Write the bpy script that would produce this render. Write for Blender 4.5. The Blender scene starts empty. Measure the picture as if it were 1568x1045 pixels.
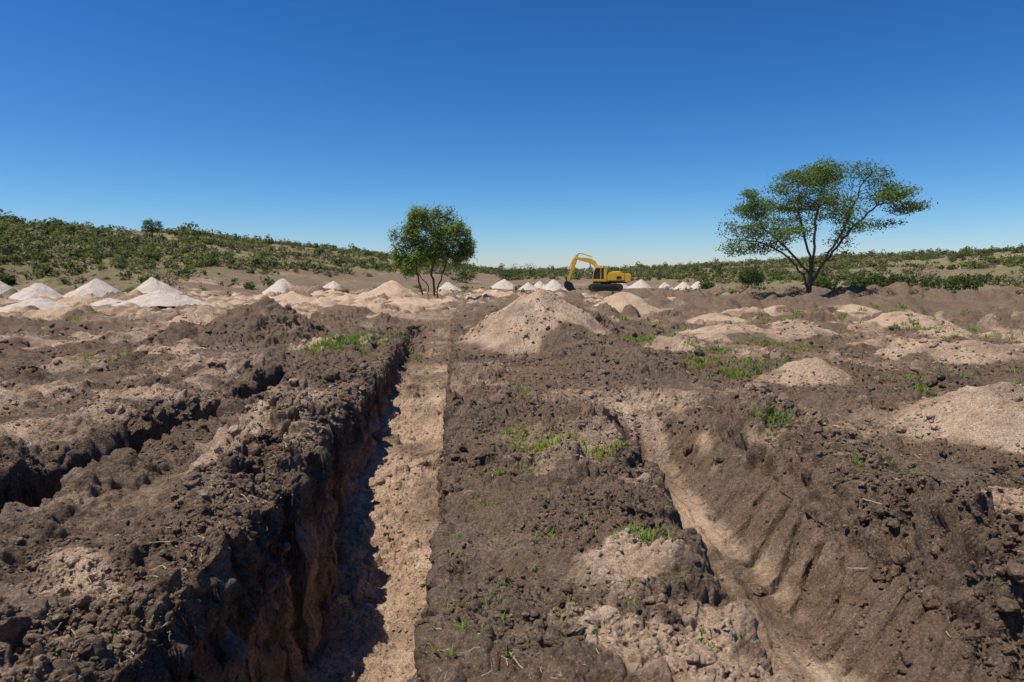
import bpy, math, numpy as np
from mathutils import Vector
rng=np.random.default_rng(7)
TAB=rng.random((256,256)).astype(np.float32)
JX=rng.random((256,256)).astype(np.float32); JY=rng.random((256,256)).astype(np.float32); JR=rng.random((256,256)).astype(np.float32)
T3=rng.random((64,64,64)).astype(np.float32)

def n2(x,y,seed=0):
    a=0.6+seed*1.37; ca,sa=math.cos(a),math.sin(a)
    u=x*ca-y*sa+seed*17.31+1000; v=x*sa+y*ca+seed*9.73+1000
    ui=np.floor(u); vi=np.floor(v); fu=(u-ui); fv=(v-vi)
    ui=ui.astype(np.int64)&255; vi=vi.astype(np.int64)&255
    u1=(ui+1)&255; v1=(vi+1)&255
    fu=fu*fu*(3-2*fu); fv=fv*fv*(3-2*fv)
    a0=TAB[ui,vi]*(1-fu)+TAB[u1,vi]*fu; a1=TAB[ui,v1]*(1-fu)+TAB[u1,v1]*fu
    return (a0*(1-fv)+a1*fv)*2-1
def fbm(x,y,f,o,seed=0,g=0.5):
    s=0;a=1
    for i in range(o):
        s=s+a*n2(x*f,y*f,seed+i*3); f*=2.03; a*=g
    return s
def n3(x,y,z,seed=0):
    x=x+seed*5.3+500;y=y+seed*7.7+500;z=z+seed*3.1+500
    xi=np.floor(x);yi=np.floor(y);zi=np.floor(z)
    fx=x-xi;fy=y-yi;fz=z-zi
    xi=xi.astype(np.int64)&63;yi=yi.astype(np.int64)&63;zi=zi.astype(np.int64)&63
    x1=(xi+1)&63;y1=(yi+1)&63;z1=(zi+1)&63
    fx=fx*fx*(3-2*fx);fy=fy*fy*(3-2*fy);fz=fz*fz*(3-2*fz)
    def L(a,b,t): return a*(1-t)+b*t
    return L(L(L(T3[xi,yi,zi],T3[x1,yi,zi],fx),L(T3[xi,y1,zi],T3[x1,y1,zi],fx),fy),
             L(L(T3[xi,yi,z1],T3[x1,yi,z1],fx),L(T3[xi,y1,z1],T3[x1,y1,z1],fx),fy),fz)*2-1
def clod(x,y,cell,seed,keep=0.6):
    x=x/cell+seed*13.7+500; y=y/cell+seed*5.1+500
    x,y=x+0.3*n2(x*1.3,y*1.3,seed+40)+.12*n2(x*3.7,y*3.7,seed+43),y+0.3*n2(x*1.3,y*1.3+9,seed+41)+.12*n2(x*3.7,y*3.7,seed+44)
    xi=np.floor(x).astype(np.int64); yi=np.floor(y).astype(np.int64)
    b=np.zeros_like(x)
    for i in(-1,0,1):
        for j in(-1,0,1):
            a=(xi+i)&255; c=(yi+j)&255
            R=JR[a,c]; R=np.where(R<keep,0.22+0.45*(R/keep),0.0)
            dx=xi+i+JX[a,c]-x; dy=yi+j+JY[a,c]-y
            b=np.maximum(b,np.sqrt(np.maximum(0,R*R-dx*dx-dy*dy)))
    return b*cell
def ss(t):
    t=np.clip(t,0,1); return t*t*(3-2*t)
def G(d,w): return np.exp(-(d/w)**2)

# ---------- world-space layout of the site ----------
def xr_of(y): return -0.21-0.073*y
def xl_of(y): return -0.21-0.073*y-1.80
# x,y,h,r,sand(0 dark..1 pale)
MOUNDS=[(0.9,21.3,1.80,2.7,0.92),(2.5,18.6,0.66,1.7,0.0),(3.1,17.2,0.4,1.4,0.0),(1.4,26.5,1.35,3.0,0.25),(-0.6,30,0.8,2.5,0.0),
 (6.2,38,1.25,2.3,0.95),(4.2,27.5,0.5,1.8,0.0),(8.0,25,0.55,2.4,0.85),(10.6,25.8,0.45,1.8,0.8),(16.5,28.5,0.7,2.0,0.9),(11.6,18.8,0.55,1.45,0.9),
 (6.6,15.0,0.42,1.0,0.9),(7.5,10.2,0.7,1.7,.95),(9.2,10.4,0.65,1.7,0.9),(5.1,6.3,0.18,0.75,0.9),(5.8,5.9,0.2,0.75,0.9),(13.4,19.5,0.5,1.4,0.8),
 (-8.8,24,1.3,2.3,-.1),(-10.8,22.5,0.6,1.7,0.0),(-10.2,58,1.6,3.0,0.9),
 (-7,48,0.6,2.2,0.9),(26,54.5,1.1,1.7,-0.8),(28.4,55.5,0.9,1.5,-0.8),(30.8,57,.7,1.5,-.7),(23,60,0.9,2.4,-0.4),(19.8,56,0.7,2.2,-0.5),(12,45,0.9,2.4,0.1),(-18,55,0.8,2.5,0.9),
 (14,36,.5,1.7,.9),(20,40,.5,2,.8),(9.5,32,.45,1.5,.8)]
NEXP=len(MOUNDS)
r2=np.random.default_rng(21)
for i in range(1100):
    y=26+ (r2.random()**0.8)*50; x=(r2.random()*2-1)*(y*0.95+6)
    if abs(x-(-0.21-0.073*y))<2.5 and y<50: continue
    if abs(x+6.9)<2 and abs(y-56)<3: continue
    if x<0: s=(0.95 if r2.random()<.55 else .2) if y>38 else (r2.random()<.25)*.8
    else: s=(r2.random()<0.20)*0.8
    h=(0.14+0.42*r2.random()**2)*(1 if x<0 or y<55 else 1.2)
    MOUNDS.append((x,y,h*(0.8+y/160),h*(1.7+1.2*r2.random())+.15,s))
for i in range(60):
    y=12+r2.random()*15; x=(1 if r2.random()<.55 else -1)*(4.6+r2.random()*(y*0.8))
    if -6.3<x<-4.0 and y<17: continue
    h=0.12+0.25*r2.random(); MOUNDS.append((x,y,h,h*(2.2+2*r2.random()),(r2.random()<.45)*0.95))
RIDGES=[(14,48,46,0.8),(20,64,66,0.9),(16,75,58,0.8),(-60,-12,74,0.5),(9,30,41,0.45),(-50,-20,52,0.4),(-40,-14,36,0.4),(16,60,51,.6)]

PH=np.radians([-180,-60,-37,-25,-15,-10,-4,0,6,16,26,37,60,180])
R1=np.array([170,165,170,200,240,280,340,400,400,330,290,270,260,260.])
R0=np.array([75,72,74,78,95,120,160,190,180,140,125,115,110,110.])
HH=np.array([11.4,11.4,12.2,11.8,9.4,7.8,4.5,1.9,2.4,5.0,7.6,8.6,9,9.])

def terrain(x,y):
    R=np.hypot(x,y); ph=np.arctan2(x,y)
    r1=np.interp(ph,PH,R1); r0=np.interp(ph,PH,R0); hh=np.interp(ph,PH,HH)
    t=(R-r0)/(r1-r0)
    hill=hh*(0.55*ss(t)+0.45*np.clip(t,0,1))*(1-0.5*ss((R-r1)/(2*r1)))
    hill=hill+0.07*hill*fbm(x,y,1/45.,3,2)
    hill=hill+ss((R-66)/12)*(1-ss((R-170)/60))*0.28*fbm(x,y,1/5.,4,6)
    far=ss((R-70)/22)
    h=hill-0.22*ss((R-28)/50)
    lr_=ss((x+3)/6); sl=np.interp(y,[10,20,32,42,60,75],[.30,.10,.10,.50,.60,.30]); sr=np.interp(y,[8,18,35,50,75],[.25,.28,.25,.02,.0])
    sand=sl*(1-lr_)+sr*lr_+0.50*fbm(x,y,0.35,4,5)
    rough=np.ones_like(x)
    h=h+0.10*fbm(x,y,0.16,3,11)*ss((R-3)/10)
    wx=x+0.35*n2(x*0.9,y*0.9,3)+0.14*n2(x*2.7,y*2.7,4); wy=y+0.35*n2(x*0.9,y*0.9,8)+0.14*n2(x*2.7,y*2.7,9)
    mh=np.zeros_like(x)
    if x.ndim==2: yr=y[:,0]
    for q,(mx,my,h0,r,s) in enumerate(MOUNDS):
        if x.ndim==2:
            i0=np.searchsorted(yr,my-r*1.6); i1=np.searchsorted(yr,my+r*1.6)
            if i1<=i0: continue
            xx=x[i0:i1]; m=np.abs(xx-mx)<r*1.7
            idx=np.nonzero(m); idx=(idx[0]+i0,idx[1])
        else:
            idx=np.nonzero((np.abs(x-mx)<r*1.7)&(np.abs(y-my)<r*1.6))
        if len(idx[0])==0: continue
        ws=.6 if (q<NEXP and s>.75) else 1
        d=np.hypot((wx[idx]-x[idx])*ws+x[idx]-mx,(wy[idx]-y[idx])*ws+y[idx]-my)/r
        c=1-np.sqrt(d*d+0.012); k=np.clip(c,0,1)+0.12*ss((1.25-d)/0.5)*0.4
        hv=h0*k*1.05
        old=mh[idx]; mh[idx]=np.maximum(old,hv)+0.25*np.minimum(old,hv)
        w=ss((1.08-d)/0.22)*(0.8 if q>=NEXP else 1)
        if q>=NEXP: w=w*ss((hv-old*.6)/.1+.5)
        sand[idx]=sand[idx]*(1-w)+(s+0.22*n2(wx[idx]*1.6,wy[idx]*1.6,6))*w
        if q<NEXP and s>.75: rough[idx]=np.minimum(rough[idx],1-.62*ss((1.2-d)/.3))
    h=h+mh
    for (xa,xb,yc,h0) in RIDGES:
        yy=yc+1.4*n2(x*0.13,x*0+yc,7)+0.07*(x-(xa+xb)/2)
        w=G(y-yy,1.3)*ss((x-xa)/5)*ss((xb-x)/5)*(0.7+0.5*n2(x*0.6,y*0.6,12))
        h=h+h0*w; w=np.clip(w*1.4,0,1); sand=sand*(1-w)+w*(.55 if xa<-20 else -.35)
    near=1-ss((R-26)/8)
    wl=0.12*n2(y*0.9,y*0+3,1)+0.08*n2(y*3.1,y*0,2)+0.04*n2(y*8,y*0,3)
    wr=0.05*n2(y*1.1,y*0+8,4)+0.03*n2(y*3.7,y*0,5)+0.015*n2(y*11,y*0,6)
    xl=xl_of(y)+wl; xr=xr_of(y)+wr
    h=h+near*0.14*G(x-0.75,0.9)*ss((14-y)/5)
    h=h+near*(0.26+0.24*n2(x*0.8,y*1.3,14)+0.10*n2(x*2.4,y*2.4,16))*G(x-(xl-0.75),0.55)*ss((17-y)/6)
    h=h+near*0.14*G(x-(xl-0.18),0.16)*(0.5+0.9*n2(x*1.5,y*2.3,15))
    rough=rough+near*.6*G(x-(xl-.45),.5)*ss((16-y)/5)
    h=h+near*0.07*n2(x*1.7,y*1.7,17)*ss((xl-x)/.3)
    x2=-5.15+0.16*n2(y*0.5,y*0+1,21)+0.05*n2(y*2.6,y*0,22)
    w2=(0.34+0.12*n2(y*0.7,y*0+5,23)+0.05*n2(y*4,y*0,24))+0.20*ss((9.5-y)/3)
    h=h+near*(0.36+0.14*n2(x*0.9,y*0.9,25))*G(x-(x2-1.05),0.6)*ss((18.5-y)/4)
    h=h+near*0.18*G(x-(x2+0.75),0.35)*ss((17-y)/3)
    rough=rough+near*.4*G(x-x2,.9)*ss((17-y)/3)
    sand=sand-near*0.22
    capn=ss((fbm(x,y,0.8,3,31)+0.05)/0.4)
    sand=sand+near*1.1*capn*G(x-(xl-0.85),0.36)*ss((14-y)/4)
    sand=sand+near*0.75*capn*(x<x2-0.6)*ss((x2+0-x)/1.2)
    sand=sand+near*0.95*ss((fbm(x,y,0.9,3,35)-0.05)/0.3)*G(x-0.9,1.0)*ss((y-2)/2)*ss((12-y)/3)
    # gully: pale floor with a washed rut, tall scraped bank on its right
    bank=2.72+0.42*ss((6.0-y)/2.0)-.15*ss((y-8)/4)+0.10*n2(y*0.8,y*0,27)
    gend=ss((12.4-y)/1.6)
    xg=2.2+0.10*n2(y*0.5,y*0,28)+0.025*n2(y*2,y*0,29)
    lft=ss((x-(xg-0.70+0.14*n2(y*2,y*0,30)))/0.62)
    rim=bank+.84+.20*n2(y*1.3,y*0,46)+.09*n2(y*4,y*0,47)
    shelf=1-0.55*ss((x-bank)/(rim-bank-.12))-0.45*ss((x-rim+.14)/.24)
    gd=0.98*gend*lft*shelf*ss((y+6)/5)
    h=h-gd+(0.22+.18*n2(x,y*1.3,26))*G(x-(rim+.45),0.45)*gend
    ing=np.clip(gd/0.35,0,1)*near
    bk=near*gend*ss((x-bank+0.08)/0.15)*ss((rim-.10-x)/0.15)
    fl=ing*(1-ss((x-bank+.05)/.2))
    ph_=(x*0.55-y*0.95)*7.5+1.8*n2(x*1.1,y*1.1,33)+3*n2(y*.6,y*0,49)
    v_=1-np.abs(np.sin(ph_)); grv=v_**3
    mk_=(0.4+0.6*ss(n2(x*.9,y*.9,34)+0.7))*ss((y-3.4)/1.0)
    h=h-0.16*bk*grv*mk_+bk*.014*np.sin((x*0.55-y*0.95)*52)
    h=h+fl*(0.020*np.sin(x*26+2*n2(x*.8,y*.8,39))*ss(n2(x*.6,y*.5,18)+.4)+0.08*n2(x*1.3,y*.9,19)+.03*n2(x*4,y*3,20))
    h=h-near*gend*0.13*G(x-xg,0.05)+near*gend*0.10*G(x-(xg-0.11),0.05)+near*gend*0.06*G(x-(xg+0.15),0.05)
    sand=sand*(1-ing)+ing*(0.62+0.45*n2(x*1.4,y*0.7,36)-0.75*ss((x-bank+.02)/0.3)+0.3*n2(x*3,y*1.2,48)+.38*bk*(.25-grv)*mk_+.25*bk*n2(x*1.5,y*1.5,53))  # bank grooves darkened in the soil tone, painted shade where sun gives little contrast
    sand=sand+near*gend*(0.5*G(x-(xg-.12),0.07)-.75*G(x-xg,.045))  # rut relief shading painted into the tone: dark centre, pale left rim
    rough=rough*(1-0.75*fl)*(1-0.72*bk)
    rr=near*gend*ss((x-rim)/.15)*ss((rim+1.5-x)/.5); rough=rough+.9*rr; sand=sand-.15*rr
    # second trench
    d2=1.35*ss((16.4-y)/1.2)*(0.8+0.2*n2(y*0.6,y*0,37))
    in2=ss((x-(x2-w2))/0.14)*ss(((x2+w2)-x)/0.18)
    h=h*(1-in2*0.4*near)-d2*in2*near
    sand=sand*(1-in2*near)-.2*in2*near
    # main trench
    D=np.interp(y,[-8,-6,0,7,12.4,18,24,29],[0,2,2.05,2.0,1.12,0.62,0.3,0])
    lw=ss((x-xl)/0.17); rw=ss((xr-x)/0.12)
    inn=lw*rw*(y<29)
    hf=-D+0.06*fbm(x,y,1.2,3,38)+0.10*G(x-xl,0.22)+0.10*G(x-xr,0.16)-0.05*G(x-(xl+1.1),0.25)
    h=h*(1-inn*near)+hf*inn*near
    sand=np.where(inn>0.02, sand*(1-ss(inn*1.6))+ (0.62+0.42*fbm(x,y,1.1,4,39)-0.45*ss((0.28-(xr-x))/0.28)-.4*ss((.45-(x-xl))/.4)-.5*ss((y-15)/8))*ss(inn*1.6), sand)  # includes a shade strip painted into the floor tone along the left wall foot
    rough=rough*(1-0.20*inn)
    st=G(x-(xr-0.75),0.4)*ss((y-22)/4)*ss((36-y)/6); sand=sand+0.2*st
    gn=fbm(x,y,1/14.,4,45)
    green=ss((R-r0*np.where(x<0,1.32,0.66))/(r0*0.35))*(0.55+0.45*gn)
    green=np.maximum(green,0.55*ss((gn-0.0)/0.4)*ss((R-62)/20))
    sand=sand*(1-far)+far*(-0.02+0.35*fbm(x,y,1/6.,5,50,.6)+.25*ss((R-r0*1.5)/40))
    return h,sand,green,rough

# ---------- materials ----------
def newmat(name):
    m=bpy.data.materials.new(name); m.use_nodes=True; nt=m.node_tree; nt.nodes.clear()
    out=nt.nodes.new('ShaderNodeOutputMaterial'); b=nt.nodes.new('ShaderNodeBsdfPrincipled')
    nt.links.new(b.outputs[0],out.inputs[0]); b.inputs['Roughness'].default_value=0.95
    b.inputs['Specular IOR Level'].default_value=0.08
    return m,nt,b,out
class NB:
    def __init__(s,nt): s.nt=nt; s.tc=nt.nodes.new('ShaderNodeNewGeometry').outputs['Position']
    def noise(s,sc,det=4,rough=.6,lo=0.35,hi=0.65):
        n=s.nt.nodes.new('ShaderNodeTexNoise'); n.inputs['Scale'].default_value=sc; n.inputs['Detail'].default_value=det; n.inputs['Roughness'].default_value=rough
        s.nt.links.new(s.tc,n.inputs['Vector']); return s.map(n.outputs['Fac'],lo,hi)
    def vor(s,sc):
        n=s.nt.nodes.new('ShaderNodeTexVoronoi'); n.inputs['Scale'].default_value=sc; s.nt.links.new(s.tc,n.inputs['Vector']); return n
    def map(s,v,a,b,c=0,d=1):
        m=s.nt.nodes.new('ShaderNodeMapRange'); s.nt.links.new(v,m.inputs[0])
        for i,k in enumerate((a,b,c,d)): m.inputs[i+1].default_value=k
        return m.outputs[0]
    def mix(s,f,a,b,mode='MIX'):
        m=s.nt.nodes.new('ShaderNodeMix'); m.data_type='RGBA'; m.blend_type=mode
        for k,v in((0,f),(6,a),(7,b)):
            if isinstance(v,(int,float)): m.inputs[k].default_value=v
            elif isinstance(v,tuple): m.inputs[k].default_value=(*v,1)
            else: s.nt.links.new(v,m.inputs[k])
        return m.outputs[2]
    def math(s,op,a,b=0.0):
        m=s.nt.nodes.new('ShaderNodeMath'); m.operation=op
        for k,v in((0,a),(1,b)):
            if isinstance(v,(int,float)): m.inputs[k].default_value=v
            else: s.nt.links.new(v,m.inputs[k])
        return m.outputs[0]
    def attr(s,n):
        a=s.nt.nodes.new('ShaderNodeAttribute'); a.attribute_name=n; return a
    def bump(s,hgt,dist,strength=1,prev=None):
        b=s.nt.nodes.new('ShaderNodeBump'); b.inputs['Distance'].default_value=dist; b.inputs['Strength'].default_value=strength
        s.nt.links.new(hgt,b.inputs['Height'])
        if prev: s.nt.links.new(prev,b.inputs['Normal'])
        return b.outputs[0]

DARK=(0.135,0.096,0.066); DARK2=(0.250,0.184,0.130); SAND=(0.68,0.50,0.345); SAND2=(0.52,0.35,0.23)
def soil_material(name,ground=True):
    m,nt,b,out=newmat(name); N=NB(nt)
    s=N.attr('sand').outputs['Fac']; g=N.attr('green').outputs['Fac'] if ground else None
    s=N.math('ADD',s,N.math('MULTIPLY',N.math('SUBTRACT',N.noise(2.2,8,.7,0.2,0.8),0.5),0.9))
    s=N.map(s,0.18,0.80)
    dk=N.mix(N.noise(5,6,.7),DARK,DARK2)
    dk=N.mix(N.math('MULTIPLY',N.noise(0.5,4),0.6),dk,(0.245,0.155,0.098))
    sd=N.mix(N.noise(1.3,6,.65),SAND2,SAND)
    c=N.mix(s,dk,sd)
    v=N.vor(38); v2=N.vor(95); v0=N.vor(15)
    sv=nt.nodes.new('ShaderNodeSeparateColor'); nt.links.new(v.outputs['Color'],sv.inputs[0])
    sv2=nt.nodes.new('ShaderNodeSeparateColor'); nt.links.new(v2.outputs['Color'],sv2.inputs[0])
    k=N.math('MULTIPLY',N.map(sv.outputs[0],0,1,0.80,1.20),N.map(sv2.outputs[0],0,1,0.82,1.18))
    hs=nt.nodes.new('ShaderNodeVectorMath'); hs.operation='SCALE'; nt.links.new(c,hs.inputs[0]); nt.links.new(k,hs.inputs['Scale']); c=hs.outputs[0]
    sp=N.math('MULTIPLY',N.math('GREATER_THAN',sv2.outputs[1],0.965),0.5)
    c=N.mix(sp,c,(0.5,0.42,0.34))
    if g is not None:
        gc=N.mix(N.noise(0.35,5,.7),(0.12,0.135,0.050),(0.30,0.26,0.13))
        gf=N.map(N.math('ADD',g,N.math('MULTIPLY',N.math('SUBTRACT',N.noise(0.9,6,.7,0.2,0.8),0.5),0.8)),0.25,0.75)
        c=N.mix(N.math('MULTIPLY',gf,.85),c,gc)
    nt.links.new(c,b.inputs['Base Color'])
    b0=N.bump(N.math('SUBTRACT',1.0,v0.outputs['Distance']),0.030,0.6)
    b1=N.bump(N.noise(22,8,.75,0.2,0.8),0.050,0.9,b0)
    b2=N.bump(N.math('SUBTRACT',1.0,v.outputs['Distance']),0.018,0.9,b1)
    b3=N.bump(N.noise(160,4,.7,0.2,0.8),0.006,0.8,b2)
    nt.links.new(b3,b.inputs['Normal'])
    return m
soil=soil_material('soil'); clodmat=soil_material('clod_soil',False)

def leafmat(name,trans=0.3):
    m,nt,b,out=newmat(name); N=NB(nt)
    a=N.attr('col'); nt.links.new(a.outputs['Color'],b.inputs['Base Color']); b.inputs['Roughness'].default_value=0.6
    t=nt.nodes.new('ShaderNodeBsdfTranslucent'); nt.links.new(N.mix(0.5,a.outputs['Color'],(0.22,0.26,0.05)),t.inputs[0])
    mx=nt.nodes.new('ShaderNodeMixShader'); mx.inputs[0].default_value=trans
    nt.links.new(b.outputs[0],mx.inputs[1]); nt.links.new(t.outputs[0],mx.inputs[2]); nt.links.new(mx.outputs[0],out.inputs[0])
    return m
leaf=leafmat('leaf',.38); 
def simple(name,col,rough=.9,metal=0,var=0.25,sc=6,bump=0.0,spec=.2):
    m,nt,b,out=newmat(name); N=NB(nt)
    c2=tuple(v*(1-var) for v in col)
    nt.links.new(N.mix(N.noise(sc,6,.7),c2,col),b.inputs['Base Color'])
    b.inputs['Roughness'].default_value=rough; b.inputs['Metallic'].default_value=metal
    b.inputs['Specular IOR Level'].default_value=spec
    if bump: nt.links.new(N.bump(N.noise(sc*4,5),bump),b.inputs['Normal'])
    return m
bark=simple('bark',(0.17,0.135,0.11),.95,var=.5,sc=9,bump=.02)
straw=simple('straw',(0.50,0.40,0.26),.9,var=.5,sc=20)

def mk(name,V,F,mat,attrs=None,smooth=False):
    V=np.asarray(V,np.float32); F=np.asarray(F,np.int32); k=F.shape[1]
    me=bpy.data.meshes.new(name); me.vertices.add(len(V)); me.vertices.foreach_set('co',V.ravel())
    me.loops.add(F.size); me.loops.foreach_set('vertex_index',F.ravel())
    me.polygons.add(len(F)); me.polygons.foreach_set('loop_start',np.arange(0,F.size,k,dtype=np.int32))
    try: me.polygons.foreach_set('loop_total',np.full(len(F),k,np.int32))
    except Exception: pass
    me.polygons.foreach_set('use_smooth',np.full(len(F),smooth))
    for n,a in (attrs or {}).items():
        a=np.asarray(a,np.float32)
        if a.ndim==1:
            t=me.attributes.new(n,'FLOAT','POINT'); t.data.foreach_set('value',a)
        else:
            t=me.attributes.new(n,'FLOAT_COLOR','POINT'); t.data.foreach_set('color',np.c_[a,np.ones(len(a))].astype(np.float32).ravel())
    me.update(calc_edges=True); me.materials.append(mat)
    ob=bpy.data.objects.new(name,me)
    bpy.context.scene.collection.objects.link(ob); return ob

# ---------- ground sheet ----------
ys=np.concatenate([np.linspace(-220,-6,8),np.linspace(-5,2.2,26),np.geomspace(2.5,25,780),np.geomspace(25,120,340)[1:],np.geomspace(120,2600,110)[1:]])
NC=1440
X=np.zeros((len(ys),NC))
far_s=np.geomspace(1,2600,500)-1
for i,y in enumerate(ys):
    Y=max(y,2.2); L=0.82*Y+1.6
    s=np.concatenate([np.linspace(-L,L,1400),L+far_s,-L-far_s])
    feats=[]
    fade=float(ss((30-Y)/8))
    if fade>0:
        feats=[(xl_of(Y)+0.08,0.20,0.30*fade),(xr_of(Y)-0.05,0.14,0.07*fade),(-5.45,0.25,0.05*fade),(-4.85,0.25,0.04*fade),(3.2,0.4,0.07*fade),(2.2,.2,.06*fade)]
        s=np.concatenate([s]+[np.linspace(c-3*w,c+3*w,160) for (c,w,_) in feats])
    s=np.unique(s)
    rho=np.where(np.abs(s)<L,1/(2*L),0.012/np.maximum(np.abs(s),L))
    rho=np.maximum(rho,0.4/(2*L)*np.exp(-(np.abs(s)-L)/(0.3*L)))
    for (c,w,a) in feats: rho=rho+a/(w*1.77)*np.exp(-((s-c)/w)**2)
    cdf=np.concatenate([[0],np.cumsum((rho[1:]+rho[:-1])/2*np.diff(s))]); cdf/=cdf[-1]
    X[i]=np.interp(np.linspace(0,1,NC),cdf,s)
Yg=np.repeat(ys[:,None],NC,1)
h,sand,green,rough=terrain(X,Yg)
R=np.hypot(X,Yg)
nf=1-ss((R-75)/30)
h=h+nf*rough*(0.06*fbm(X,Yg,1.1,3,60))
mm=(Yg>24)&(Yg<85)&(np.abs(X)<0.95*Yg+3)
x=X[mm];y=Yg[mm]
h[mm]+=rough[mm]*ss((y-24)/6)*(1-ss((y-70)/15))*(0.30*clod(x,y,1.5,7,.35)+0.6*clod(x,y,.75,8,.5)+.06*n2(x*3,y*3,88))*(.2+.8*ss(fbm(x,y,.15,2,89)+.5))
P=np.stack([X,Yg,h],-1)
def normals(P):
    du=np.gradient(P,axis=1); dv=np.gradient(P,axis=0); n=np.cross(du,dv); n/=np.linalg.norm(n,axis=-1,keepdims=True)+1e-9; return n
n=normals(P)
m=(Yg>2)&(Yg<45)&(np.abs(X)<0.95*Yg+3)
x=X[m];y=Yg[m];z=h[m];rg=rough[m]
slope=1-n[m][:,2]
fade=1-ss((y-25)/20)
mask=0.28+0.72*ss((fbm(x,y,0.8,2,70)+0.35)/0.6)
d=0.05*n3(x*2.2,y*2.2,z*2.2,1)+0.055*n3(x*5.1,y*5.1,z*5.1,2)+0.034*n3(x*12,y*12,z*12,3)+0.020*n3(x*27,y*27,z*27,4)
cl=0.9*clod(x,y,0.36,1,.28)+0.95*clod(x,y,0.15,2,.5)+0.95*clod(x,y,0.07,3,.65)
flat=1-ss((slope-0.15)/0.35)
disp=np.minimum(rg,1.35)*fade*d*(0.75+0.8*slope)+rg*fade*cl*mask*(0.25+0.75*flat)*0.85
disp+=fade*(1-flat)*0.012*n2(y*14,y*0+z*1.2,80)
P[m]+=n[m]*disp[:,None]
sw=sand[m]; wall=ss((slope-0.25)/0.3)*((x>-4.2)&(x<0)&(y<27)&(x<-0.4-0.05*y))
zc=z+0.12*n2(y*0.7,y*0,81)
sw=sw*(1-wall)+wall*(-0.1+0.62*ss((-0.30-zc)/0.5)+.2*n2(y*9,z*.8,82))
sand[m]=sw
idx=np.arange(len(ys)*NC).reshape(len(ys),NC)
F=np.stack([idx[:-1,:-1],idx[:-1,1:],idx[1:,1:],idx[1:,:-1]],-1).reshape(-1,4)
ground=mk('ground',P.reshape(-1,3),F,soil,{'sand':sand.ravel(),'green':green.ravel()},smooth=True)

def hsample(px,py):
    i=np.clip(np.searchsorted(ys,py),1,len(ys)-1); out=np.zeros(len(px)); sn=np.zeros(len(px))
    for k in range(len(px)):
        r=i[k]; j=min(max(np.searchsorted(X[r],px[k]),1),NC-1); out[k]=P[r,j,2]; sn[k]=sand[r,j]
    return out,sn

# ---------- clods ----------
import bmesh
def ico(sub):
    bm=bmesh.new(); bmesh.ops.create_icosphere(bm,subdivisions=sub,radius=1); v=np.array([q.co[:] for q in bm.verts]); f=np.array([[w.index for w in q.verts] for q in bm.faces]); bm.free(); return v,f
def scatter_clods(cnt,smin,smax,sub,seed,ymin,ymax,pw):
    r=np.random.default_rng(seed)
    cy=ymin*np.exp(r.random(cnt*3)*math.log(ymax/ymin)); cx=(r.random(cnt*3)*2-1)*(0.8*cy+1.2)
    e=r.random(cnt*3)<.12; cx=np.where(e&(cy<16),xl_of(cy)-.25+.25*r.normal(size=cnt*3),cx)
    e2=(r.random(cnt*3)<.07)&(cy<11); cx=np.where(e2,4.05+.45*r.normal(size=cnt*3),cx)
    keep=(fbm(cx,cy,0.9,3,90)>-0.15+0.7*(r.random(cnt*3)-.5))|e|e2
    ing=(cx>1.6)&(cx<3.5)&(cy<11.5); keep&=~(ing&(r.random(cnt*3)<.88))
    xr=xr_of(cy); xl=xl_of(cy); tr=(cx>xl-.02)&(cx<xr+.02)&(cy<24); keep&=~(tr&(r.random(cnt*3)<.6))
    cx=cx[keep][:cnt];cy=cy[keep][:cnt]; c=len(cx)
    cz,sn=hsample(cx,cy)
    bv,bf=ico(sub)
    s=smin*(smax/smin)**(r.random(c)**pw); s*= (0.6+0.4*np.clip(cy/8,0.3,2.5))
    ax=0.65+0.7*r.random((c,1,3)); V=bv[None]*ax
    q=r.normal(size=(c,4)); q/=np.linalg.norm(q,axis=1,keepdims=True); w,a,b,d=q.T
    M=np.stack([1-2*(b*b+d*d),2*(a*b-d*w),2*(a*d+b*w),2*(a*b+d*w),1-2*(a*a+d*d),2*(b*d-a*w),2*(a*d-b*w),2*(b*d+a*w),1-2*(a*a+b*b)],-1).reshape(c,3,3)
    off=r.random((c,1,3))*60
    Q=bv[None]+off
    dn=0.42*n3(Q[...,0]*1.3,Q[...,1]*1.3,Q[...,2]*1.3,5)+0.2*n3(Q[...,0]*3.1,Q[...,1]*3.1,Q[...,2]*3.1,6)
    V=V*(1+dn[...,None]); V=np.einsum('cij,cvj->cvi',M,V)*s[:,None,None]
    V[...,2]*=0.8; V+=np.stack([cx,cy,cz+s*0.10],-1)[:,None]
    Fc=bf[None]+(np.arange(c)*len(bv))[:,None,None]
    sa=np.repeat(np.clip(sn+0.10+0.35*(r.random(c)-.5),-.2,1),len(bv))
    return V.reshape(-1,3),Fc.reshape(-1,3),sa
parts=[scatter_clods(50000,.006,.030,1,1,3.0,26,1.1),scatter_clods(4600,.025,.065,2,2,3.0,30,1.7),scatter_clods(280,.05,.12,3,3,3.2,30,1.8)]
o=0;VV=[];FF=[];SS=[]
for v,f,s in parts: VV.append(v);FF.append(f+o);SS.append(s);o+=len(v)
mk('soil_clods',np.concatenate(VV),np.concatenate(FF),clodmat,{'sand':np.concatenate(SS)},smooth=False)

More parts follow.
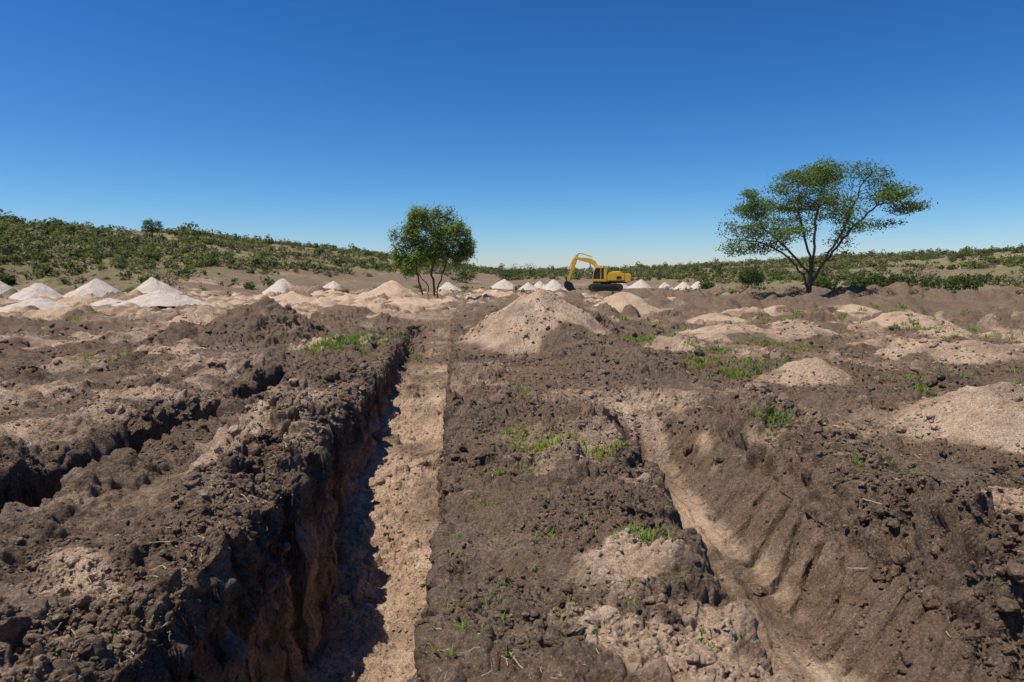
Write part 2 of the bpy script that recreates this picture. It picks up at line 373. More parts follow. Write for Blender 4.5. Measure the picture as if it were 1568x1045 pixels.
# ---------- blades ----------
def blades(cx,cy,cz,L,W,r,lean=0.6,curl=0.5):
    c=len(cx); a=r.random(c)*2*math.pi; ln=lean*(0.3+r.random(c)); 
    dx=np.cos(a);dy=np.sin(a); px=-dy;py=dx
    pts=[]
    for t in(0,0.5,1.0):
        hor=L*ln*(t**(1+curl)); ver=L*t*np.sqrt(np.clip(1-(ln*t)**2*0.6,0.1,1))
        wd=W*(1-t*0.95)
        b=np.stack([cx+dx*hor,cy+dy*hor,cz+ver],-1); o_=np.stack([px*wd,py*wd,0*wd],-1)
        pts+= [b-o_,b+o_]
    V=np.stack(pts,1).reshape(-1,3)
    base=np.arange(c)[:,None]*6
    F=np.concatenate([base+np.array([[0,1,3,2]]),base+np.array([[2,3,5,4]])])
    return V,F
patches=[(-5.0,21.3,1.2,1700,.16),(-5.9,20.6,.7,500,.13),(-3.9,22.3,.8,500,.15),(4.4,23.5,.9,1000,.17),(5.0,21.5,.8,800,.16),(5.6,19.5,.7,550,.13),(4.8,17,.6,700,.14),(4.9,15.5,.5,550,.14),(5.8,16.6,.7,400,.13),(6.5,15.8,.5,250,.12),(3.4,20.2,.5,300,.13),
 (0.5,8.9,.42,720,.12),(0.2,9.6,.3,260,.10),(1.05,8.1,.28,400,.10),(0.0,7.6,.25,160,.08),(1.05,5.55,.13,170,.09),(0.2,13.4,.25,240,.12),(3.9,10.0,.35,360,.10),(4.5,9.4,.35,260,.08),(4.6,11,.5,210,.09),
 (9.2,14.6,.8,550,.15),(10.6,13.6,.7,450,.14),(8.0,13.2,.6,300,.12),(16.3,26.5,1.6,1100,.16),(8.8,20.6,.7,500,.14),(8.2,22,.9,450,.15),(-10.5,17.5,.8,260,.12),(-5.9,6.6,.18,120,.14),(4.1,7.6,.35,200,.09),(7.3,17.0,.6,300,.12),(12.5,15.5,.8,300,.13),
 (14,33,2,700,.2),(-14,34,2,400,.18),(22,38,3,900,.22),(-22,33,2,250,.18),(5.2,29,1.4,500,.18),(11,31,1.5,500,.17),(18,24,1.2,500,.15),(14,21.5,1,400,.14)]
r=np.random.default_rng(5); cx=[];cy=[];L=[];br=[]
for (a,b,rad,nn,l) in patches:
    nc=max(4,int(nn/22)); 
    ccx=a+r.normal(size=nc)*rad*.55; ccy=b+r.normal(size=nc)*rad*.55
    k=r.integers(0,nc,int(nn*1.0)); cx.append(ccx[k]+r.normal(size=len(k))*.035*(1+rad)); cy.append(ccy[k]+r.normal(size=len(k))*.035*(1+rad))
    L.append(l*(.4+.8*r.random(len(k)))); br.append(np.full(len(k),r.random()))
k=900; yy=4*np.exp(r.random(k)*2); xx=(r.random(k)*2-1)*(0.75*yy); ok=~((xx>xl_of(yy)-.1)&(xx<xr_of(yy)))&~((xx>1.8)&(xx<3.4)&(yy<12))&(fbm(xx,yy,.5,2,99)>.1); xx=xx[ok];yy=yy[ok]
xx=np.repeat(xx,6)+r.normal(size=len(xx)*6)*.02; yy=np.repeat(yy,6)+r.normal(size=len(yy)*6)*.02
cx.append(xx);cy.append(yy);L.append(.03+.06*r.random(len(xx)));br.append(r.random(len(xx)))
cx=np.concatenate(cx);cy=np.concatenate(cy);L=np.concatenate(L);br=np.concatenate(br)
cz,_=hsample(cx,cy)
V,F=blades(cx,cy,cz-.01,L,0.0035+0.05*L*(1+cy/30),r,0.9,.4)
col=np.stack([.13+.12*br+.08*r.random(len(br)),.26+.10*r.random(len(br)),.045+.03*r.random(len(br))],-1)
mk('grass_tufts',V,F,leaf,{'col':np.repeat(col,6,0)})
k=3600; yy=3.2*np.exp(r.random(k)*2.0); xx=(r.random(k)*2-1)*(0.8*yy+.3)
edge=r.random(k)<.35; xx=np.where(edge,xl_of(yy)-.02+.08*r.normal(size=k),xx)
ok=(~((xx>1.8)&(xx<3.4)&(yy<12))) & ((fbm(xx,yy,.8,2,77)>-.1)|edge); xx=xx[ok];yy=yy[ok];c=len(xx)
zz,_=hsample(xx,yy); Ls=.04+.24*r.random(c)**2.5; a=r.random(c)*6.28
seg=5; Vs=[]
px=xx.copy();py=yy.copy();pz=zz+.012; 
for t in range(seg):
    wd=.0016*(1+yy/6)*(1-.5*t/seg)
    Vs+=[np.stack([px-np.sin(a)*wd,py+np.cos(a)*wd,pz-wd],-1),np.stack([px+np.sin(a)*wd,py-np.cos(a)*wd,pz+wd],-1)]
    a=a+r.normal(size=c)*.35; px=px+np.cos(a)*Ls/seg;py=py+np.sin(a)*Ls/seg;pz=pz+r.normal(size=c)*Ls/seg*.3+.003
V=np.stack(Vs,1).reshape(-1,3); base=np.arange(c)[:,None]*seg*2
F=np.concatenate([base+np.array([[2*t,2*t+1,2*t+3,2*t+2]]) for t in range(seg-1)])
mk('dry_roots',V,F,straw)

# ---------- scrub ----------
def leafquads(C,N_,size,asp,r,spread=.8):
    c=len(C); nn=N_+spread*r.normal(size=(c,3)); nn/=np.linalg.norm(nn,axis=1,keepdims=True)
    t=np.cross(nn,r.normal(size=(c,3))); t/=np.linalg.norm(t,axis=1,keepdims=True)+1e-9; b=np.cross(nn,t)
    s=size[:,None]; t=t*s; b=b*s*asp
    return np.stack([C-t-b*.6,C+t*.2-b,C+t+b*.5,C-t*.3+b],1)
def scrub(name,bx,by,bs,seed,nq=95,tone=None,lsz=.2):
    r=np.random.default_rng(seed); B=len(bx); bz,_=terrain(bx,by)[:2]
    T=[]
    for k in range(10):
        d=r.normal(size=(nq,3)); d/=np.linalg.norm(d,axis=1,keepdims=True)
        nl=4; lc=r.normal(size=(nl,3))*np.array([.5,.5,.25]); lc[:,2]+=.65; lr=.4+.25*r.random(nl); w=r.integers(0,nl,nq)
        C=lc[w]+d*lr[w][:,None]*(.75+.3*r.random(nq))[:,None]*np.array([1,1,.8]); C[:,2]=np.abs(C[:,2])
        d2=d+np.array([0,0,.6])
        T.append(leafquads(C,d2,lsz*(.6+.8*r.random(nq)),.6,r,.5))
    T=np.array(T); k=r.integers(0,10,B); a=r.random(B)*6.28; V=T[k]
    ca=np.cos(a)[:,None,None];sa=np.sin(a)[:,None,None]
    sx=bs[:,None,None]; xx=(V[...,0]*ca-V[...,1]*sa)*sx+bx[:,None,None]; yy=(V[...,0]*sa+V[...,1]*ca)*sx+by[:,None,None]
    zs=(0.75+.5*r.random(B))[:,None,None]
    zz=V[...,2]*sx*zs+bz[:,None,None]-.1
    V=np.stack([xx,yy,zz],-1).reshape(-1,3)
    F=np.arange(len(V)).reshape(-1,4)
    u=r.random((B,1,1)); u2=r.random((B,1,1)); jit=.7+.6*r.random((B,nq,1))
    c0=np.array([.070,.085,.040]);c1=np.array([.200,.215,.075]);c2=np.array([.28,.24,.14])
    col=(c0*(1-u)+c1*u); col=np.where(u2>.82,c2,col)*jit
    if tone is not None: col=col*tone
    col=np.repeat(col.reshape(-1,3),4,0)
    return mk(name,V,F,leaf,{'col':col})
r=np.random.default_rng(11); k=26000
ph=np.radians(-52+104*r.random(k)); t=r.random(k)**.8*1.12
r0=np.interp(ph,PH,R0); r1=np.interp(ph,PH,R1)
Rr=r0+(r1-r0)*t; bx=Rr*np.sin(ph);by=Rr*np.cos(ph)
dens=fbm(bx,by,1/16.,3,45); left=ph<0
p=np.where(left,.06+ss((t-.17)/.22),0.25+.75*ss((t+.05)/.2)); p*= ss((dens+.45)/.75)*.93+.07
ok=r.random(k)<p*.44; bx=bx[ok];by=by[ok]; Rb=np.hypot(bx,by)
bs=(.40+.75*r.random(len(bx))**1.5)*(0.85+Rb/450); big=r.random(len(bx))<.05; bs=np.where(big,bs*1.55,bs)
scrub('hillside_scrub',bx,by,bs,3,nq=80,lsz=.19)
k=1000; ph=np.radians(-48+96*r.random(k)); Rr=70+r.random(k)*44; bx=Rr*np.sin(ph);by=Rr*np.cos(ph); ok=fbm(bx,by,.06,2,61)>-.25
scrub('field_edge_scrub',bx[ok],by[ok],.15+.30*r.random(ok.sum()),4,nq=60,lsz=.25)
def shrub(name,x0,y0,rad,hh,seed,nq=1500,tone=(1.2,1.2,1.1)):
    r=np.random.default_rng(seed); z0=float(terrain(np.array([x0]),np.array([y0]))[0][0])
    nl=12; lc=r.normal(size=(nl,3))*np.array([.42,.42,.2])*np.array([rad,rad,hh]); lc[:,2]+=hh*.6; lr=(.28+.22*r.random(nl))*rad; w=r.integers(0,nl,nq)
    d=r.normal(size=(nq,3)); d/=np.linalg.norm(d,axis=1,keepdims=True)
    C=lc[w]+d*lr[w][:,None]*(.6+.5*r.random(nq))[:,None]; C[:,2]=np.abs(C[:,2])
    V=leafquads(C,d+np.array([0,0,.5]),.10+.10*r.random(nq),.55,r)+np.array([x0,y0,z0-.05])
    col=np.array([.060,.088,.032])*(.6+.9*r.random((nq,1)))*np.array(tone)
    V=V.reshape(-1,3)
    return mk(name,V,np.arange(len(V)).reshape(-1,4),leaf,{'col':np.repeat(col,4,0)})
for i,(a,b,c,d) in enumerate([(39.5,76,2.3,2.2),(42.5,77,1.9,1.7),(36,80,1.6,1.3),(52,88,2.6,2.0),(60,92,2.4,2.0),(25.5,88,1.5,1.2),(-10.5,150,3.5,3.2),(-2,190,3.2,2.8),(2,230,3.6,3.2),(-52,70,1.2,.9)]):
    shrub('shrub',a,b,c,d,100+i,nq=1500)

# ---------- trees ----------
def colonize(paths,attr,step,di,dk,iters,seed):
    r=np.random.default_rng(seed); nodes=[];par=[]
    for p in paths:
        start=p[0]; prev=-1
        if isinstance(start,int): prev=start; pts=p[1:]
        else: pts=p
        for q in pts:
            q=np.array(q,float)
            if prev>=0:
                a=nodes[prev]; L=np.linalg.norm(q-a); ns=max(1,int(L/step))
                for s in range(1,ns+1):
                    w=a+(q-a)*s/ns+ (r.normal(size=3)*.12*step if s<ns else 0); nodes.append(w);par.append(prev);prev=len(nodes)-1
            else: nodes.append(q);par.append(-1);prev=len(nodes)-1
    A=attr.copy(); near=np.full(len(A),0);nd=np.full(len(A),1e9); done=0
    for it in range(iters):
        new=np.array(nodes[done:])
        if len(new):
            D=np.linalg.norm(A[:,None]-new[None],axis=2); j=D.argmin(1); dm=D[np.arange(len(A)),j]; u=dm<nd; near[u]=j[u]+done; nd[u]=dm[u]
        done=len(nodes)
        kp=nd>dk; A=A[kp];near=near[kp];nd=nd[kp]
        if len(A)==0:break
        act=nd<di; added=0
        for k in np.unique(near[act]):
            s=act&(near==k); v=(A[s]-nodes[k]); v/=np.linalg.norm(v,axis=1,keepdims=True); v=v.mean(0)+r.normal(size=3)*.15; l=np.linalg.norm(v)
            if l<1e-3: continue
            q=nodes[k]+v/l*step
            nodes.append(q);par.append(int(k)); added+=1
        if not added: break
    return np.array(nodes),np.array(par)
def tubes(nodes,par,tip,ex,maxr):
    n=len(nodes); cnt=np.zeros(n); ch=np.zeros(n,int)
    for i in range(n):
        if par[i]>=0: ch[par[i]]+=1
    cnt[ch==0]=1
    for i in np.arange(n)[::-1]:
        if par[i]>=0: cnt[par[i]]+=cnt[i]
    rad=np.minimum(tip*cnt**ex,maxr)
    V=[];F=[];K=6;o=0
    ang=np.arange(K)*2*math.pi/K
    for i in range(n):
        p=par[i]
        if p<0: continue
        a=nodes[p];b=nodes[i];d=b-a;L=np.linalg.norm(d)
        if L<1e-6: continue
        d=d/L; u=np.cross(d,[0.3,1,.1]);u/=np.linalg.norm(u);v=np.cross(d,u)
        ra=min(rad[p],rad[i]*1.35); rb=rad[i]
        ring=np.cos(ang)[:,None]*u+np.sin(ang)[:,None]*v
        V.append(a+ring*ra);V.append(b+d*rb*.2+ring*rb)
        for k in range(K): F.append([o+k,o+(k+1)%K,o+K+(k+1)%K,o+K+k])
        o+=2*K
    return np.concatenate(V),np.array(F),cnt,ch
def maketree(name,loc,paths,attr,step,di,dk,tip,ex,maxr,leaffn,seed,iters=120):
    nodes,par=colonize(paths,attr,step,di,dk,iters,seed)
    V,F,cnt,ch=tubes(nodes,par,tip,ex,maxr)
    e=bpy.data.objects.new(name,None); bpy.context.scene.collection.objects.link(e); e.location=loc
    t=mk('trunk_and_branches',V,F,bark,smooth=True); t.parent=e
    LV,col=leaffn(nodes,par,cnt,ch,np.random.default_rng(seed+1))
    LV=LV.reshape(-1,3); print(name,'leaves',len(LV)//4)
    l=mk('foliage',LV,np.arange(len(LV)).reshape(-1,4),leaf,{'col':np.repeat(col,4,0)}); l.parent=e
    return e
def gz(x,y): 
    z,_=hsample(np.array([x]),np.array([y])); return float(z[0])
r=np.random.default_rng(31)
lob=[(-5.6,0,5.2,2.0,2.2,1.0),(-3.8,1.5,7.0,2.4,2.2,1.1),(-1.6,-1,8.6,2.4,2.2,1.1),(0.8,1,9.6,2.5,2.4,1.0),(3.2,-1,9.4,2.3,2.2,1.1),(5.6,.5,8.2,2.0,2.0,.9),(7.2,0,6.9,1.6,1.6,.7),(4.0,2,6.6,1.8,1.8,1.0),(-3.3,-2,5.2,2.0,2.0,1.1),(0.2,-2.5,7.0,2.2,2.0,1.2),(2.0,-2,5.6,1.5,1.5,1.1),(-6.6,-1,3.9,.9,1.4,.8),(-4.6,0.5,3.9,1.4,1.5,.6),(0.6,3,7.2,2.4,2,1.1),(-1.0,0,5.4,1.6,2,1.0),(2.2,.5,7.6,1.8,1.8,1.),(4.6,-1,7.6,1.6,1.6,.8),(-2.6,.5,3.9,1.4,1.2,.6),(2.6,1,4.4,1.2,1.2,.7),(-4.9,0,8.0,.9,.9,.4),(5.2,0,5.6,1.4,1.2,.6)]
A=[]
for (a,b,c,rx,ry,rz) in lob:
    k=int(26*rx*ry*(.8+rz)*.5)+14; d=r.normal(size=(k,3)); d/=np.linalg.norm(d,axis=1,keepdims=True); d*=(r.random((k,1))**.45)
    A.append(np.array([a,b,c])+d*np.array([rx,ry,rz]))
A=np.concatenate(A)
def acacia_leaves(nodes,par,cnt,ch,r):
    tip=np.nonzero((cnt<=6)&(nodes[:,2]>2.8))[0]
    C=[];col=[]
    for i in tip:
        dn=float(n3(nodes[i:i+1,0]*.45,nodes[i:i+1,1]*.45,nodes[i:i+1,2]*.6,3)[0])
        k=int(np.clip(36+75*dn,5,100)); 
        q=nodes[i]+r.normal(size=(k,3))*np.array([.34,.34,.16]); C.append(q)
        col.append(np.array([.14,.215,.06])*(.6+.8*r.random((k,1)))*(.85+.5*max(dn,0)))
    C=np.concatenate(C);col=np.concatenate(col)
    N_=np.tile([0,0,1.],(len(C),1)); return leafquads(C,N_,.06+.05*r.random(len(C)),.5,r),col
P0=[[(0,0,-.3),(-.08,0,.8),(.0,0,1.6)]]
step=.42
nodes0,par0=colonize(P0,np.zeros((1,3))+100,step,.1,.1,1,1); j=len(nodes0)-1
limbs=[[j,(-1.0,.2,2.9),(-2.4,.5,4.4),(-3.8,.3,5.4)],[j,(-.3,-.5,3.2),(-1.2,-.8,5.4),(-1.6,-.8,7.2)],[j,(.35,.4,3.4),(.5,.8,5.8),(.9,.9,8.2)],[j-1,(.8,-.2,2.6),(1.9,-.6,4.8),(3.0,-.8,7.6)],[j-1,(1.0,.5,2.4),(2.8,.9,4.6),(4.6,.8,6.6)],[j-2,(-.7,-.3,1.8),(-2.2,-.9,3.1),(-4.2,-.8,4.2)]]
maketree('acacia_tree',(23.3,53.5,gz(23.3,53.5)),P0+limbs,A,step,3.2,.55,.013,.50,.29,acacia_leaves,41)
lob=[(-.3,0,6.9,1.5,1.3,.9),(1.0,.3,6.6,1.3,1.2,1.1),(2.3,0,5.6,1.1,1.2,1.2),(-1.7,.2,5.6,1.2,1.2,1.2),(0.3,-.6,5.3,1.5,1.2,1.2),(-2.5,0,4.3,.8,.9,1.1),(2.9,.2,4.4,.7,.9,1.1),(1.4,-.4,4.0,1.2,1.1,.9),(-1.2,-.3,3.6,1.1,1.1,.8),(.2,.8,4.6,1.6,1.1,1.2),(-2.1,-.3,3.0,.7,.7,.7),(2.4,-.1,3.7,.7,.7,.6),(-2.8,0,5.2,.5,.5,.6),(1.6,0,7.3,.5,.5,.4)]
A=[]
for (a,b,c,rx,ry,rz) in lob:
    k=int(30*rx*ry*rz)+14; d=r.normal(size=(k,3)); d/=np.linalg.norm(d,axis=1,keepdims=True); d*=(r.random((k,1))**.4)
    A.append(np.array([a,b,c])+d*np.array([rx,ry,rz]))
A=np.concatenate(A)
def pepper_leaves(nodes,par,cnt,ch,r):
    tip=np.nonzero((cnt<=6)&(nodes[:,2]>2.2))[0]; C=[];col=[]
    for i in tip:
        dn=float(n3(nodes[i:i+1,0]*.9,nodes[i:i+1,1]*.9,nodes[i:i+1,2]*.9,7)[0])
        k=int(np.clip(78+100*dn,10,140)); q=nodes[i]+r.normal(size=(k,3))*np.array([.21,.21,.25])-np.array([0,0,.1]); C.append(q)
        col.append(np.array([.30,.41,.11])*(.5+.8*r.random((k,1)))*(.85+.45*dn))
    C=np.concatenate(C);col=np.concatenate(col); c=len(C)
    a=r.random(c)*6.28; s=.06+.035*r.random(c); t=np.stack([np.cos(a)*s*.55,np.sin(a)*s*.55,0*a],-1); dwn=np.stack([1.3*s*r.normal(size=c),1.3*s*r.normal(size=c),-s*.9],-1)
    return np.stack([C-t-dwn*.6,C+t-dwn*.5,C+t*.6+dwn,C-t*.6+dwn],1),col
P1=[[(-.5,0,-.3),(-.75,0,1.0),(-1.1,.1,2.4),(-1.0,0,3.6),(-.9,0,5)],[(.25,0,-.3),(.3,.1,1.0),(.1,.1,2.6),(.3,.2,4.2),(.3,.2,6)],[(.35,0,-.3),(.6,-.1,1.2),(1.1,-.1,2.6),(1.6,0,4.0)],[(-.45,.2,-.2),(-.2,.2,1.3),(-1.6,.0,3.0)]]
maketree('pepper_tree',(-6.6,55.5,gz(-6.6,55.5)),P1,A,.34,2.2,.42,.015,.46,.17,pepper_leaves,51)
def small_tree(name,x0,y0,H,W,seed,tone,dens=18):
    r=np.random.default_rng(seed); k=150; d=r.normal(size=(k,3)); d/=np.linalg.norm(d,axis=1,keepdims=True); d*=r.random((k,1))**.4
    A=np.array([0,0,H*.62])+d*np.array([W/2,W/2,H*.36])
    def lf(nodes,par,cnt,ch,r):
        tip=np.nonzero((cnt<=4)&(nodes[:,2]>H*.28))[0]; C=[]
        for i in tip: C.append(nodes[i]+r.normal(size=(dens,3))*.22)
        C=np.concatenate(C) if len(C) else np.zeros((1,3)); return leafquads(C,np.tile([0,0,1.],(len(C),1)),.07+.06*r.random(len(C)),.6,r),np.array(tone)*(.6+.8*r.random((len(C),1)))
    maketree(name,(x0,y0,gz(x0,y0)),[[(0,0,-.2),(.05,0,H*.25),(0,.05,H*.4)]],A,.3,2.5,.4,.016,.5,.12,lf,seed,60)
small_tree('small_tree',26.2,75,3.2,3.0,61,(.07,.115,.04),26)
small_tree('bare_bush',-36,72,2.6,3.0,62,(.18,.15,.09),3)
small_tree('small_tree',-73,140,4.0,4.4,63,(.07,.11,.04),20)

# ---------- sand piles ----------
pile=simple('pale_sand',(0.68,0.58,0.48),.95,var=.25,sc=2.2,bump=.04,spec=.05)
PL=[(-43,62,1.75,2.5),(-39.0,64,1.85,2.6),(-34.8,67,1.85,2.6),(-25.6,76,1.7,2.1),(-22.0,84,1.5,1.9),(-8.4,92,1.4,1.9),(-1.3,94,1.55,2.2),(2.2,90,1.35,1.6),(5.7,92,1.6,1.9),(18.2,98,1.5,1.9),(22.2,99,1.3,1.5),(24.8,99,1.3,1.6),(27.3,101,1.3,1.6),(29.8,103,1.2,1.5),(-50,66,1.5,2.2),(3.9,97,1.1,1.3),(16.3,102,1.2,1.5),
 (-31,44.5,.75,2.2),(-27,46,.7,2.0),(-22.6,44,.8,2.3)]
for i,(x0,y0,hh,rr) in enumerate(PL):
    nr,na=26,72; rad=np.linspace(0,1.25,nr); an=np.arange(na)/na*2*math.pi
    rr_,aa=np.meshgrid(rad,an,indexing='ij'); 
    cx=np.cos(aa)*rr_;cy=np.sin(aa)*rr_
    wob=1+.12*n2(np.cos(aa)*1.5+i*7,np.sin(aa)*1.5,i)+.08*n2(cx*4+i,cy*4,i+3)
    off=np.array([.14*math.sin(i*2.3),.1*math.cos(i*1.7)])
    dd=np.hypot(cx-off[0]*(1-rr_),cy-off[1]*(1-rr_))*wob
    z=hh*(np.clip(1.03-np.sqrt(dd*dd+.006),-.2,1))+.05*n2(cx*9+i,cy*9,5)+.03*n2(cx*22,cy*22+i,6)
    z0=gz(x0,y0)
    V=np.stack([cx*rr,cy*rr,z],-1).reshape(-1,3); id_=np.arange(nr*na).reshape(nr,na)
    F=np.stack([id_[:-1],id_[1:],np.roll(id_[1:],-1,1),np.roll(id_[:-1],-1,1)],-1).reshape(-1,4)
    o_=mk('sand_pile',V,F,pile,smooth=True); o_.location=(x0,y0,z0)

# ---------- excavator ----------
yel=simple('yellow_paint',(0.90,0.56,0.05),.45,var=.15,sc=2.5,spec=.4); blk=simple('black_steel',(0.03,0.03,0.03),.7,var=.3); trk=simple('track_steel',(0.09,0.075,0.06),.8,var=.4)
gls,nt,b,out=newmat('cab_glass'); b.inputs['Base Color'].default_value=(.02,.03,.04,1); b.inputs['Roughness'].default_value=.08; b.inputs['Specular IOR Level'].default_value=.6
chrome=simple('cylinder_rod',(0.5,0.5,0.5),.25,1,var=.1)
E=bpy.data.objects.new('excavator',None); bpy.context.scene.collection.objects.link(E)
def prism(name,pts,y0,y1,mat,bev=.03):
    bm=bmesh.new(); a=[bm.verts.new((p[0],y0,p[1])) for p in pts]; b=[bm.verts.new((p[0],y1,p[1])) for p in pts]
    bm.faces.new(a); bm.faces.new(b[::-1])
    for i in range(len(pts)):
        j=(i+1)%len(pts); bm.faces.new((a[j],a[i],b[i],b[j]))
    bmesh.ops.recalc_face_normals(bm,faces=bm.faces)
    if bev: bmesh.ops.bevel(bm,geom=list(bm.edges),offset=bev,segments=2,affect='EDGES',clamp_overlap=True)
    me=bpy.data.meshes.new(name); bm.to_mesh(me); bm.free(); me.materials.append(mat); o=bpy.data.objects.new(name,me); bpy.context.scene.collection.objects.link(o); o.parent=E; return o
def rod(name,a,b,y,r,mat):
    a=Vector((a[0],y,a[1]));b=Vector((b[0],y,b[1])); bm=bmesh.new(); bmesh.ops.create_cone(bm,cap_ends=True,segments=14,radius1=r,radius2=r,depth=(b-a).length)
    me=bpy.data.meshes.new(name); bm.to_mesh(me); bm.free(); me.materials.append(mat); o=bpy.data.objects.new(name,me); bpy.context.scene.collection.objects.link(o)
    o.location=(a+b)/2; o.rotation_mode='QUATERNION'; o.rotation_quaternion=(b-a).to_track_quat('Z','Y'); o.parent=E
def stadium(L,H,n=8):
    r=H/2; return [( L/2-r+r*math.cos(t),r+r*math.sin(t)) for t in np.linspace(-math.pi/2,math.pi/2,n)]+[(-L/2+r+r*math.cos(t),r+r*math.sin(t)) for t in np.linspace(math.pi/2,3*math.pi/2,n)]
for s in(-1,1):
    prism('track',stadium(4.3,.9),s*1.25-.3,s*1.25+.3,trk,.02)
    prism('track_frame',[(-1.5,.3),(1.5,.3),(1.5,.62),(-1.5,.62)],s*1.25-.34,s*1.25+.34,blk,.02)
    n=34
    for k in range(n):
        t=k/n*2; 
        if t<1: px=-1.75+3.5*t; pz=-.015
        else: px=1.75-3.5*(t-1); pz=.915
        prism('grouser',[(px-.02,pz-.03),(px+.02,pz-.03),(px+.02,pz+.03),(px-.02,pz+.03)],s*1.25-.31,s*1.25+.31,trk,0)
prism('undercarriage',[(-.9,.45),(.9,.45),(.6,1.0),(-.6,1.0)],-.95,.95,blk)
prism('turntable',[(-1.6,1.0),(2.6,1.0),(2.6,1.2),(-1.6,1.2)],-1.25,1.25,blk)
prism('engine_house',[(0.25,1.2),(2.3,1.2),(2.3,2.2),(1.9,2.3),(0.25,2.3)],-1.28,1.28,yel,.06)
prism('counterweight',[(2.3,1.05),(2.95,1.15),(3.1,1.5),(3.1,1.95),(2.95,2.2),(2.3,2.2)],-1.3,1.3,yel,.08)
prism('side_panel_vent',[(1.3,1.55),(1.9,1.55),(1.9,1.85),(1.3,1.85)],-1.305,-1.27,blk,.005)
prism('side_stripe',[(.3,1.22),(2.28,1.22),(2.28,1.34),(.3,1.34)],-1.31,-1.27,blk,.005)
prism('engine_hood',[(.6,2.3),(1.9,2.3),(1.75,2.5),(.75,2.5)],-.8,.9,yel,.04); rod('exhaust_pipe',(1.5,2.4),(1.5,2.95),.5,.06,blk)
prism('right_tool_box',[(-1.5,1.2),(.2,1.2),(.2,1.95),(-1.5,1.75)],.5,1.28,yel,.05)
prism('cab_base',[(-1.6,1.2),(0.1,1.2),(.1,1.5),(-1.62,1.5)],-1.28,-.25,yel,.04)
prism('cab_glass',[(-1.58,1.5),(.02,1.5),(.02,2.85),(-1.28,2.85),(-1.5,2.3)],-1.22,-.31,gls,.03)
prism('cab_roof',[(-1.32,2.85),(.12,2.85),(.12,2.98),(-1.25,2.98)],-1.29,-.24,yel,.03)
for yy in(-1.26,-.27):
    for (a,b) in(((-1.6,1.5),(-1.5,2.3)),((-1.5,2.3),(-1.28,2.88)),((-.62,1.5),(-.62,2.86)),((.04,1.5),(.04,2.86))): 
        rod('cab_pillar',a,b,yy,.045,yel)
prism('cab_rear_panel',[(-.25,1.5),(.1,1.5),(.1,2.86),(-.25,2.86)],-1.275,-.26,yel,.02)
prism('boom',[(-.55,1.35),(-.2,1.6),(-.95,3.1),(-1.35,3.75),(-2.0,4.1),(-3.75,4.25),(-3.95,4.1),(-3.8,3.95),(-2.1,3.5),(-1.6,3.2),(-1.25,2.7)],-.2,.25,yel,.03)
prism('stick',[(-3.55,4.35),(-3.35,4.75),(-3.75,4.55),(-4.15,3.9),(-4.95,1.15),(-4.8,1.05),(-4.6,1.2),(-3.72,3.6)],-.15,.2,yel,.03)
rod('boom_cylinder',(-1.3,1.35),(-1.75,2.4),-.3,.09,blk);rod('boom_cylinder_rod',(-1.7,2.3),(-2.1,3.6),-.3,.05,chrome)
rod('boom_cylinder',(-1.3,1.35),(-1.75,2.4),.36,.09,blk);rod('boom_cylinder_rod',(-1.7,2.3),(-2.1,3.6),.36,.05,chrome)
rod('stick_cylinder',(-1.75,4.3),(-2.8,4.62),.02,.09,yel);rod('stick_cylinder_rod',(-2.8,4.62),(-3.42,4.7),.02,.05,chrome)
rod('bucket_cylinder',(-4.1,4.1),(-4.7,2.7),.02,.08,yel);rod('bucket_cylinder_rod',(-4.65,2.8),(-5.05,1.6),.02,.045,chrome)
prism('bucket_link',[(-5.1,1.65),(-4.98,1.7),(-4.85,1.1),(-4.98,1.05)],-.2,.25,blk,.02)
prism('bucket',[(-5.15,1.2),(-4.6,1.2),(-4.2,.9),(-3.95,.25),(-4.1,.1),(-4.5,-.05),(-4.95,.2),(-5.25,.7)],-.55,.6,blk,.04)
for k in range(5): prism('bucket_tooth',[(-4.15,.3),(-3.95,.38),(-3.75,.1),(-4.1,.12)],-.5+.23*k,-.4+.23*k,trk,.01)
E.rotation_euler=(0,0,math.radians(-9))
E.location=(11.8,86,float(terrain(np.array([11.8]),np.array([86.]))[0][0]))

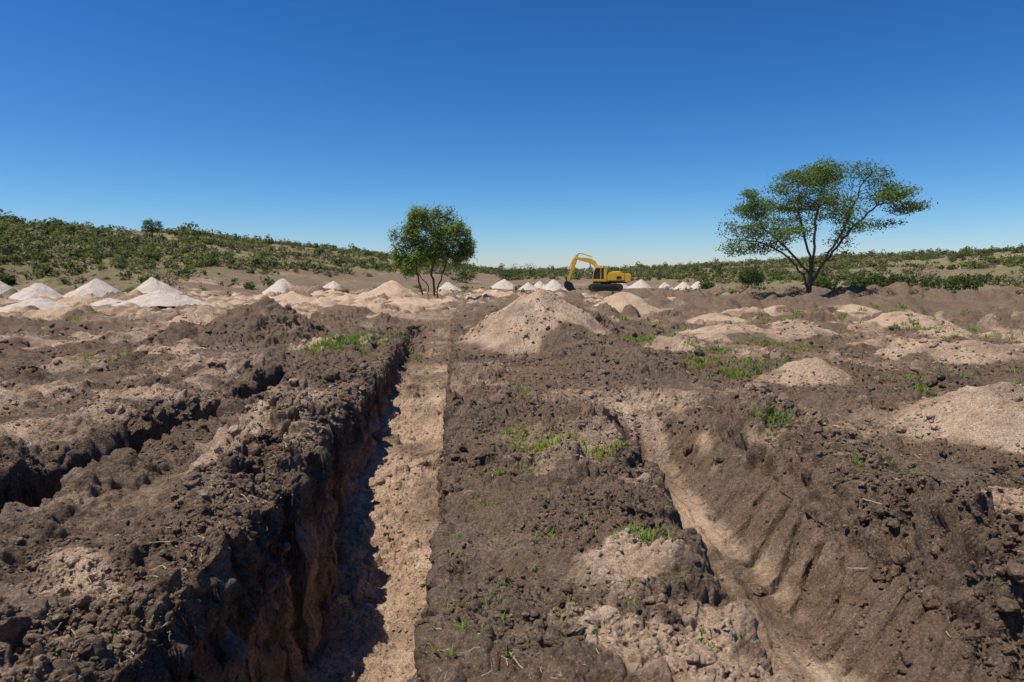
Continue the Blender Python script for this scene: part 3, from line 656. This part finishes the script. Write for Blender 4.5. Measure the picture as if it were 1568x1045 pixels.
# ---------- sky, sun, camera ----------
sc=bpy.context.scene
w=bpy.data.worlds.new('World'); sc.world=w; w.use_nodes=True; nt=w.node_tree
bg=nt.nodes['Background']; sky=nt.nodes.new('ShaderNodeTexSky'); sky.sky_type='NISHITA'; sky.sun_disc=False
az=math.atan2(-.95,-.25); el=math.radians(67)
sky.sun_elevation=el; sky.sun_rotation=az; sky.altitude=1000; sky.air_density=1.0; sky.dust_density=.3; sky.ozone_density=3.0
sep=nt.nodes.new('ShaderNodeSeparateColor'); cmb=nt.nodes.new('ShaderNodeCombineColor'); nt.links.new(sky.outputs[0],sep.inputs[0])
for i,(pw,k) in enumerate(((1.9,1.20),(1.38,1.07),(1.17,1.25))):
    a=nt.nodes.new('ShaderNodeMath');a.operation='MULTIPLY';a.inputs[1].default_value=.1
    b=nt.nodes.new('ShaderNodeMath');b.operation='POWER';b.inputs[1].default_value=pw
    c=nt.nodes.new('ShaderNodeMath');c.operation='MULTIPLY';c.inputs[1].default_value=k*10
    nt.links.new(sep.outputs[i],a.inputs[0]);nt.links.new(a.outputs[0],b.inputs[0]);nt.links.new(b.outputs[0],c.inputs[0]);nt.links.new(c.outputs[0],cmb.inputs[i])
nt.links.new(cmb.outputs[0],bg.inputs[0]); bg.inputs[1].default_value=.10
sd=bpy.data.lights.new('sun','SUN'); sd.energy=5.0; sd.angle=math.radians(.53); sd.color=(1,.93,.83)
so=bpy.data.objects.new('sun',sd); sc.collection.objects.link(so)
dv=Vector((math.sin(az)*math.cos(el),math.cos(az)*math.cos(el),math.sin(el))); so.rotation_euler=(dv).to_track_quat('Z','Y').to_euler()
cd=bpy.data.cameras.new('camera'); co=bpy.data.objects.new('camera',cd); sc.collection.objects.link(co); sc.camera=co
cd.lens=24; cd.sensor_width=36; cd.clip_end=6000; cd.clip_start=.1
co.location=(0,0,2.4); co.rotation_euler=(math.radians(90-5.85),0,0)
sc.view_settings.view_transform='Standard'; sc.view_settings.look='None'; sc.view_settings.exposure=0
print('done verts',len(P.reshape(-1,3)))
